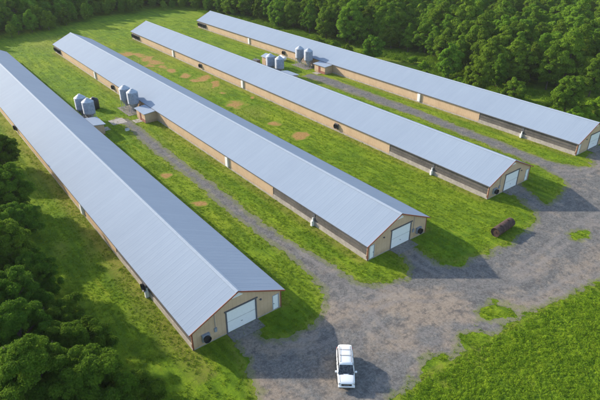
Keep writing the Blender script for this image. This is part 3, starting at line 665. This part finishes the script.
    MB().box(2.45, 2.73, -.80, .80, .32, .44).build('bumper_intake', 'car_black', root, bevel=.03)
    MB().box(2.752, 2.765, -.16, .16, .50, .60).build('number_plate', 'white_paint', root)
    MB().box(-2.78, -2.5, -.93, .93, .42, .62).build('rear_bumper', 'car_grey', root, bevel=.05)
    return root
suv()

# ------------------------------------------------------------------ vegetation
def leaf_quads(C, N, size, jitter):
    """one leaf-sized quad per centre, facing roughly along N"""
    n = len(C); N = N + rng.normal(0, jitter, (n, 3)); N /= np.linalg.norm(N, axis=1)[:, None] + 1e-9
    A = np.cross(N, rng.normal(0, 1, (n, 3))); A /= np.linalg.norm(A, axis=1)[:, None] + 1e-9
    Bv = np.cross(N, A); s = size*rng.uniform(.6, 1.35, (n, 1)); A = A*s; Bv = Bv*s*.62
    V = np.stack([C-A, C-.1*A+Bv, C+A, C-.1*A-Bv], 1).reshape(-1, 3)
    return V, np.arange(4*n).reshape(n, 4)
def crown_mesh(name, rx, rz, zc, nclump, nleaf, leaf, cr, seed, base=1.0, cone=0.0):
    r = np.random.default_rng(seed); Cs = []; Ns = []
    for k in range(nclump):
        d = r.normal(0, 1, 3); d /= np.linalg.norm(d)
        if d[2] < -.9: d[2] *= -.6
        rad = r.uniform(.50, 1.0)**.6
        h = d[2]; taper = 1 - cone*max(0, h)
        lob = 1 + .22*math.sin(3*math.atan2(d[1], d[0])+seed) + .16*math.sin(5*math.atan2(d[1], d[0])+2*seed+3*h)
        c = np.array([d[0]*rx*rad*taper*lob, d[1]*rx*rad*taper*lob, zc + d[2]*rz*rad*(1+.12*r.normal())])
        c[2] = max(c[2], base+r.uniform(0, .8))
        R_ = cr*r.uniform(.45, 1.5); m = int(nleaf*r.uniform(.7, 1.3)*(R_/cr)**2)
        q = r.normal(0, 1, (m, 3)); q /= np.linalg.norm(q, axis=1)[:, None]; q[:, 2] = np.where(q[:, 2] < -.35, -q[:, 2], q[:, 2])
        rr = r.uniform(.25, 1.0, (m, 1))**.5*1.12; Cs.append(c + q*rr*R_*np.array([1, 1, .78])); Ns.append(q + d*.35 + np.array([0, 0, .35]))
    C = np.concatenate(Cs); N = np.concatenate(Ns); k = C[:, 2] > .15
    V, F = leaf_quads(C[k], N[k], leaf, .85)
    return raw_mesh(name, V, F)
def tree_proto(seed, h, rx, dense, leaf, cr, cone=0.0, base=1.6, ncl=70, mat='leaves'):
    root = empty('broadleaf_tree')
    rz = (h-base)*.5; zc = base+rz*.98
    me = crown_mesh('crown', rx-cr*.45, rz-cr*.5, zc, int(ncl*1.35), int(dense*.75), leaf, cr*.85, seed, base, cone)
    r = random.Random(seed); m = MB()
    lean = (r.uniform(-.4, .4), r.uniform(-.4, .4))
    m.tube([(0,0,-.2), (.05,.02,.5), (lean[0]*.4, lean[1]*.4, h*.35), (lean[0], lean[1], h*.62), (lean[0]*1.3, lean[1]*1.3, h*.86)], [.34, .25, .19, .12, .04], 8)
    for k in range(7):
        a = k*2.4+r.random(); z0 = h*r.uniform(.22, .6); q = rx*r.uniform(.5, .85)
        m.tube([(lean[0]*z0/h, lean[1]*z0/h, z0), (math.cos(a)*q*.5, math.sin(a)*q*.5, z0+h*.07), (math.cos(a)*q, math.sin(a)*q, z0+h*.2)], [.11, .075, .025], 6)
    m.build('trunk', 'bark', root, True)
    link('crown', me, mat, root)
    return root
PROTO_MID = [tree_proto(101+i, *a) for i, a in enumerate([
    (13.5, 4.8, 300, .21, 1.00, 0.0, .7, 130), (12.0, 4.3, 300, .20, .90, .1, .7, 125), (15.5, 5.0, 300, .22, 1.05, .2, .7, 140), (11.0, 4.1, 300, .19, .90, 0.0, .7, 115),
    (14.5, 4.0, 300, .20, .95, .5, .7, 120), (12.5, 5.2, 300, .21, 1.00, 0.0, .7, 135), (13.5, 3.6, 300, .19, .85, .65, .7, 120), (10.0, 4.0, 300, .19, .85, 0.0, .5, 115)])]
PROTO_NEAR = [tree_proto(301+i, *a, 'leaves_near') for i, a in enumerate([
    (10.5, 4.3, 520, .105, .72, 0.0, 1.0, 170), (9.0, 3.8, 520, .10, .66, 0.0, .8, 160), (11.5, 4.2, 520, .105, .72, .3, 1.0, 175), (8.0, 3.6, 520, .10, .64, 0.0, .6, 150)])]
used = set()
def place_tree(proto, x, y, s, label, group='trees of the surrounding woods', cat='tree', sz=1.0):
    if id(proto) in used: o = copy_tree(proto)
    else: o = proto; used.add(id(proto))
    o.location = (x, y, 0); o.rotation_euler = (0, 0, rnd.uniform(0, 6.28)); o.scale = (s, s, s*sz)
    return tag(o, label, cat, group)
# left-hand woods close to the camera
LEFT = [(11.6,112,1.0,1), (8.8,92.5,1.0,0), (8.0,83,.95,3), (4.6,72,1.1,2), (6.4,66,1.0,1), (2.6,60,1.1,0), (6.4,54.8,.95,3), (2.4,53,1.05,2),
        (6.2,48.8,1.0,1), (5.6,41.6,1.05,0), (9.0,40.0,.8,3), (1.8,44.2,1.1,2), (-1.0,46.0,1.1,0), (10.2,35.8,.6,3),
        (3.0,128,.95,0), (4.2,142,1.0,2), (6,154,.9,1), (5.5,100,1.1,2), (8,120,1.1,0), (2,84,1.1,1), (-2,70,1.1,0), (-3,58,1.1,2), (1.2,165,1.0,0), (2,112,1.0,2), (2,100,1.0,1), (3.0,36.5,1.0,1), (-2.5,39.5,1.05,2)]
for x, y, s, k in LEFT:
    if y > 50 and y < 118: lb = 'dark green broadleaf tree in the left-hand woods, shading the grass beside the first house'
    elif y <= 50: lb = 'leafy green tree at the bottom left corner, nearest the viewer'
    else: lb = 'broadleaf tree along the far left edge beside the first house'
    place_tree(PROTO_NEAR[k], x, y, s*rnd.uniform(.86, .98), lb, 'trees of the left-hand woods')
# woods beyond the houses
EDGE = [(2,217), (31,236), (53,243), (69,252), (92,261), (113,264), (126,252), (132,230), (135,205), (136,180), (136,160), (138,146), (143,132), (146,120), (141,106), (136,97), (134,86), (136,76), (142,68), (152,62), (175,52), (240,40)]
FOREST = EDGE + [(420,120), (330,330), (60,430), (-40,360)]
cands = []
sp = 6.9
for i in range(0, 75):
    for j in range(0, 75):
        x = -40 + i*sp + (j % 2)*sp*.5 + rnd.uniform(-1.9, 1.9); y = 40 + j*sp*.88 + rnd.uniform(-1.9, 1.9)
        cands.append((x, y))
cx_, cy_ = np.array(cands).T
dF = sdf(FOREST, cx_, cy_)
ya, pi_ = R(37.6231), R(29.3587)
fwd = np.array([math.sin(ya)*math.cos(pi_), math.cos(ya)*math.cos(pi_), -math.sin(pi_)]); rgt = np.array([math.cos(ya), -math.sin(ya), 0]); upv = np.cross(rgt, fwd)
def proj(x, y, z):
    d = np.stack([x, y, z-CAM_H+0*x], 1); zz = d@fwd; return 529.5*(d@rgt)/zz, 529.5*(d@upv)/zz, zz
pu, pv, pz = proj(cx_, cy_, 6.0*np.ones_like(cx_))
vis = (dF > 1.5) & (pz > 0) & (np.abs(pu) < 340) & (pv < 222)
idx = [i for i in np.argsort(pz) if vis[i]]
def zone(x, y):
    if x < 60: return 'broadleaf tree in the far woods behind the leftmost house'
    if y > 215 or (x < 128 and y > 150): return 'broadleaf tree in the woods beyond the far ends of the middle houses'
    if y > 135: return 'broadleaf tree in the woods behind the rear half of the rightmost house'
    if y > 95: return 'broadleaf tree in the woods behind the middle of the rightmost house'
    return 'broadleaf tree in the woods at the right edge beyond the rightmost house'
NT_ = 300 - len(LEFT) - 8; far_pts = []
for n, i in enumerate(idx):
    x, y = cx_[i], cy_[i]; k = rnd.randrange(8); s = rnd.uniform(.82, 1.22); front = dF[i] < 6
    if front: s *= rnd.uniform(.75, 1.0)
    if y > 195 and x < 134 and dF[i] < 16: s *= .55 + .2*max(0, dF[i]-6)/10
    if n < NT_:
        lb = zone(x, y); lb = lb.replace('broadleaf tree in', ('front-row tree at the edge of' if front else 'broadleaf tree deep in'))
        place_tree(PROTO_MID[k], x, y, s, lb)
    else: far_pts.append((x, y, k, s))
# single trees that stand out before the woods
for x, y, k, s, lb in ((133.2, 61.5, 3, .86, 'round full-crowned tree standing alone before the woods at right'),
                       (127.8, 73.0, 7, .72, 'small bushy tree beside the roof of the rightmost house'),
                       (130.2, 128.5, 7, .85, 'rounded bushy tree on the grass strip behind the rightmost house'),
                       (127.5, 84.5, 0, .74, 'leaning wide tree at the inner corner of the grass strip'),
                       (133.5, 99.0, 1, .85, 'bright green tree at the head of the grass strip by the woods')):
    place_tree(PROTO_MID[k], x, y, s, lb, None)
# the rest of the far wood as one mass
if far_pts:
    fp = bpy.data.meshes.new('far_wood'); fp.vertices.add(len(far_pts))
    fp.vertices.foreach_set('co', np.array([(x, y, 0) for x, y, k, s in far_pts], np.float32).ravel())
    fattr(fp, 'tree_size', [s for x, y, k, s in far_pts]); fattr(fp, 'tree_kind', [k for x, y, k, s in far_pts]); fattr(fp, 'tree_turn', rng.uniform(0, 6.28, len(far_pts)))
    fo = link('far_wood', fp, 'leaves')
    g = bpy.data.node_groups.new('far_wood', 'GeometryNodeTree'); g.is_modifier = True
    g.interface.new_socket('Geometry', in_out='INPUT', socket_type='NodeSocketGeometry'); g.interface.new_socket('Geometry', in_out='OUTPUT', socket_type='NodeSocketGeometry')
    gi = g.nodes.new('NodeGroupInput'); go = g.nodes.new('NodeGroupOutput'); jn = g.nodes.new('GeometryNodeJoinGeometry')
    mtp = g.nodes.new('GeometryNodeMeshToPoints'); g.links.new(gi.outputs[0], mtp.inputs[0])
    def na(n):
        a = g.nodes.new('GeometryNodeInputNamedAttribute'); a.data_type = 'FLOAT'; a.inputs[0].default_value = n; return a.outputs[0]
    rot = g.nodes.new('ShaderNodeCombineXYZ'); g.links.new(na('tree_turn'), rot.inputs[2])
    for k, pr in enumerate(PROTO_MID):
        src = bpy.data.objects.new('far_crown', [c for c in pr.children if c.name.startswith('crown')][0].data)
        oi = g.nodes.new('GeometryNodeObjectInfo'); oi.inputs['Object'].default_value = src; oi.inputs['As Instance'].default_value = True
        cp = g.nodes.new('FunctionNodeCompare'); cp.data_type = 'FLOAT'; cp.operation = 'EQUAL'; g.links.new(na('tree_kind'), cp.inputs[0]); cp.inputs[1].default_value = k; cp.inputs['Epsilon'].default_value = .1
        ip = g.nodes.new('GeometryNodeInstanceOnPoints'); g.links.new(mtp.outputs[0], ip.inputs['Points']); g.links.new(cp.outputs[0], ip.inputs['Selection'])
        g.links.new(oi.outputs['Geometry'], ip.inputs['Instance']); g.links.new(rot.outputs[0], ip.inputs['Rotation']); g.links.new(na('tree_size'), ip.inputs['Scale']); g.links.new(ip.outputs[0], jn.inputs[0])
    g.links.new(jn.outputs[0], go.inputs[0]); fo.modifiers.new('far_wood', 'NODES').node_group = g
    tag(fo, 'dense green far wood filling the top edge of the photo', 'woods', kind='stuff')
print('forest trees', len(idx), 'rest', len(far_pts))
# shrubs
def shrub_proto(seed, rx, h):
    root = empty('shrub'); link('foliage', crown_mesh('foliage', rx*.75, h*.5, h*.5, 26, 150, .17, .55, seed, .2), 'weed_leaves', root)
    m = MB(); r = random.Random(seed)
    for k in range(5):
        a = k*1.26; m.tube([(0,0,0), (math.cos(a)*rx*.4, math.sin(a)*rx*.4, h*.7)], [.05, .02], 5)
    m.build('stem', 'bark', root); return root
SP = [shrub_proto(501+i, *a) for i, a in enumerate(((1.7, 1.9), (1.3, 1.4), (2.2, 2.4)))]
SH = [(130,66), (128.5,69), (133,56), (135.5,57.5), (138,55), (131,57.5), (129,61.5), (136,52), (139,50), (128,65), (126.6,78), (128.6,89), (131,92.5), (131.5,106), (136,111), (138.5,118), (133,136), (131,142), (133.5,152), (132,160), (141,57), (144,54), (128.5,58.5)]
for n, (x, y) in enumerate(SH):
    pr = SP[n % 3]
    lb = 'low green shrub in the corner of weeds at right, below the round tree' if y < 70 else 'low green shrub along the foot of the woods behind the rightmost house'
    place_tree(pr, x, y, rnd.uniform(.75, 1.2), lb, 'shrubs before the woods', 'shrub')

# tall weeds of the bottom right field: leafy clumps
def clump_field(name, pts, leaf, per, hgt, spread, mat):
    C = []; N = []
    for x, y, s in pts:
        m = max(4, int(per*s)); q = rng.normal(0, 1, (m, 3)); q /= np.linalg.norm(q, axis=1)[:, None]; q[:, 2] = np.abs(q[:, 2])
        C.append(np.array([x, y, 0.02]) + q*np.array([spread, spread, hgt])*s*rng.uniform(.6, 1.05, (m, 1))); N.append(q+np.array([0, 0, .4]))
    V, F = leaf_quads(np.concatenate(C), np.concatenate(N), leaf, .5)
    return link(name, raw_mesh(name, V, F), mat)
def scatter(x0, x1, y0, y1, n, keep):
    x = rng.uniform(x0, x1, n); y = rng.uniform(y0, y1, n); k = keep(x, y); return x[k], y[k]
def grassy(x, y):
    u, v, z = proj(x, y, np.zeros_like(x)); m = (z > 0) & (np.abs(u) < 320) & (np.abs(v) < 215) & ~in_house(x, y, .15)
    xx, yy = x[m], y[m]
    g = (yard_m(xx, yy) < np.abs(rng.normal(0, .55, len(xx)))-.25) & (road_m(ROAD12)(xx, yy) < -.05) & (road_m(ROAD34)(xx, yy) < -.05) & (soil_m(xx, yy) < rng.normal(.1, .3, len(xx)))
    m[m] = g; return m
SE = sdf(YARD, np.zeros(1), np.zeros(1))
def weed_zone(x, y):
    line = (y - 34.0) - (x - 60)*(-.0)   # field lies on the camera side of the yard
    u, v, z = proj(x, y, np.zeros_like(x)); up, vp = u+300, 200-v
    return grassy(x, y) & (z > 0) & (x > 33) & (y < 36) & (sdf(YARD, x, y) < -.1 - np.abs(rng.normal(0, 1.0, len(x)))) & (fbm(x, y, 2.4, 70) > .27)
wx, wy = scatter(30, 80, 10, 36, 22000, weed_zone)
pts = [(a, b, s) for a, b, s in zip(wx, wy, rng.uniform(.35, 1.1, len(wx))**1.3*(.45+1.35*fbm(wx, wy, 2.0, 71)))]
print('weeds', len(pts))
tag(clump_field('tall_weeds', pts, .046, 44, .22, .27, 'weed_leaves'), 'rough field of tall bright green weeds at the bottom right', 'weeds', kind='stuff')
# waist-high scrub along the foot of the woods behind the rightmost house
sx_, sy_ = scatter(100, 160, 48, 262, 60000, lambda x, y: (np.abs(sdf(FOREST, x, y)+1.5) < 4.5+3*fbm(x, y, 9, 91)) & (x > 124.5) & ((y < 214) | (x > 128)) & (fbm(x, y, 4, 90) > .45))
sk = rng.random(len(sx_)) < min(1, 4000/max(1, len(sx_)))
pts = [(a, b, s_) for a, b, s_ in zip(sx_[sk], sy_[sk], rng.uniform(.5, 1.5, sk.sum()))]
tag(clump_field('scrub', pts, .13, 60, .85, .95, 'weed_leaves'), 'waist-high green scrub between the rightmost house and the woods', 'scrub', kind='stuff')
# rough grass tufts everywhere else
def tufts(name, x, y, nb, h, wd, mat):
    n = len(x)*nb; X = np.repeat(x, nb) + rng.normal(0, .10, n); Y = np.repeat(y, nb) + rng.normal(0, .10, n)
    hh = np.repeat(rng.uniform(.6, 1.5, len(x)), nb)*h*rng.uniform(.6, 1.2, n); a = rng.uniform(0, 6.28, n); ln = rng.uniform(.1, .55, n)*hh
    b = a + rng.uniform(-.6, .6, n) + 1.57; W = wd*rng.uniform(.7, 1.5, n)
    V = np.stack([np.stack([X-np.cos(b)*W, Y-np.sin(b)*W, 0*X], 1), np.stack([X+np.cos(b)*W, Y+np.sin(b)*W, 0*X], 1), np.stack([X+np.cos(a)*ln, Y+np.sin(a)*ln, hh], 1)], 1).reshape(-1, 3)
    return link(name, raw_mesh(name, V, np.arange(3*n).reshape(n, 3)), mat)
def dens(x, y):
    d = np.hypot(x, y); return grassy(x, y) & (rng.random(len(x)) < np.clip(1.25 - d/140, .12, 1)) & (fbm(x, y, 1.8, 80) > .36)
tx, ty = scatter(-5, 150, 12, 235, 420000, dens)
print('tufts', len(tx))
tag(tufts('grass_tufts', tx, ty, 6, .17, .028, 'blades'), 'rough mown green grass between and around the poultry houses', 'grass', kind='stuff')

# ------------------------------------------------------------------ thin summer haze
hz = MB().box(-760, 900, -740, 1000, -1.0, 62.0).build('haze', 'haze') 
tag(hz, kind='stuff', label='thin pale summer haze filling the air over the farm', cat='haze')
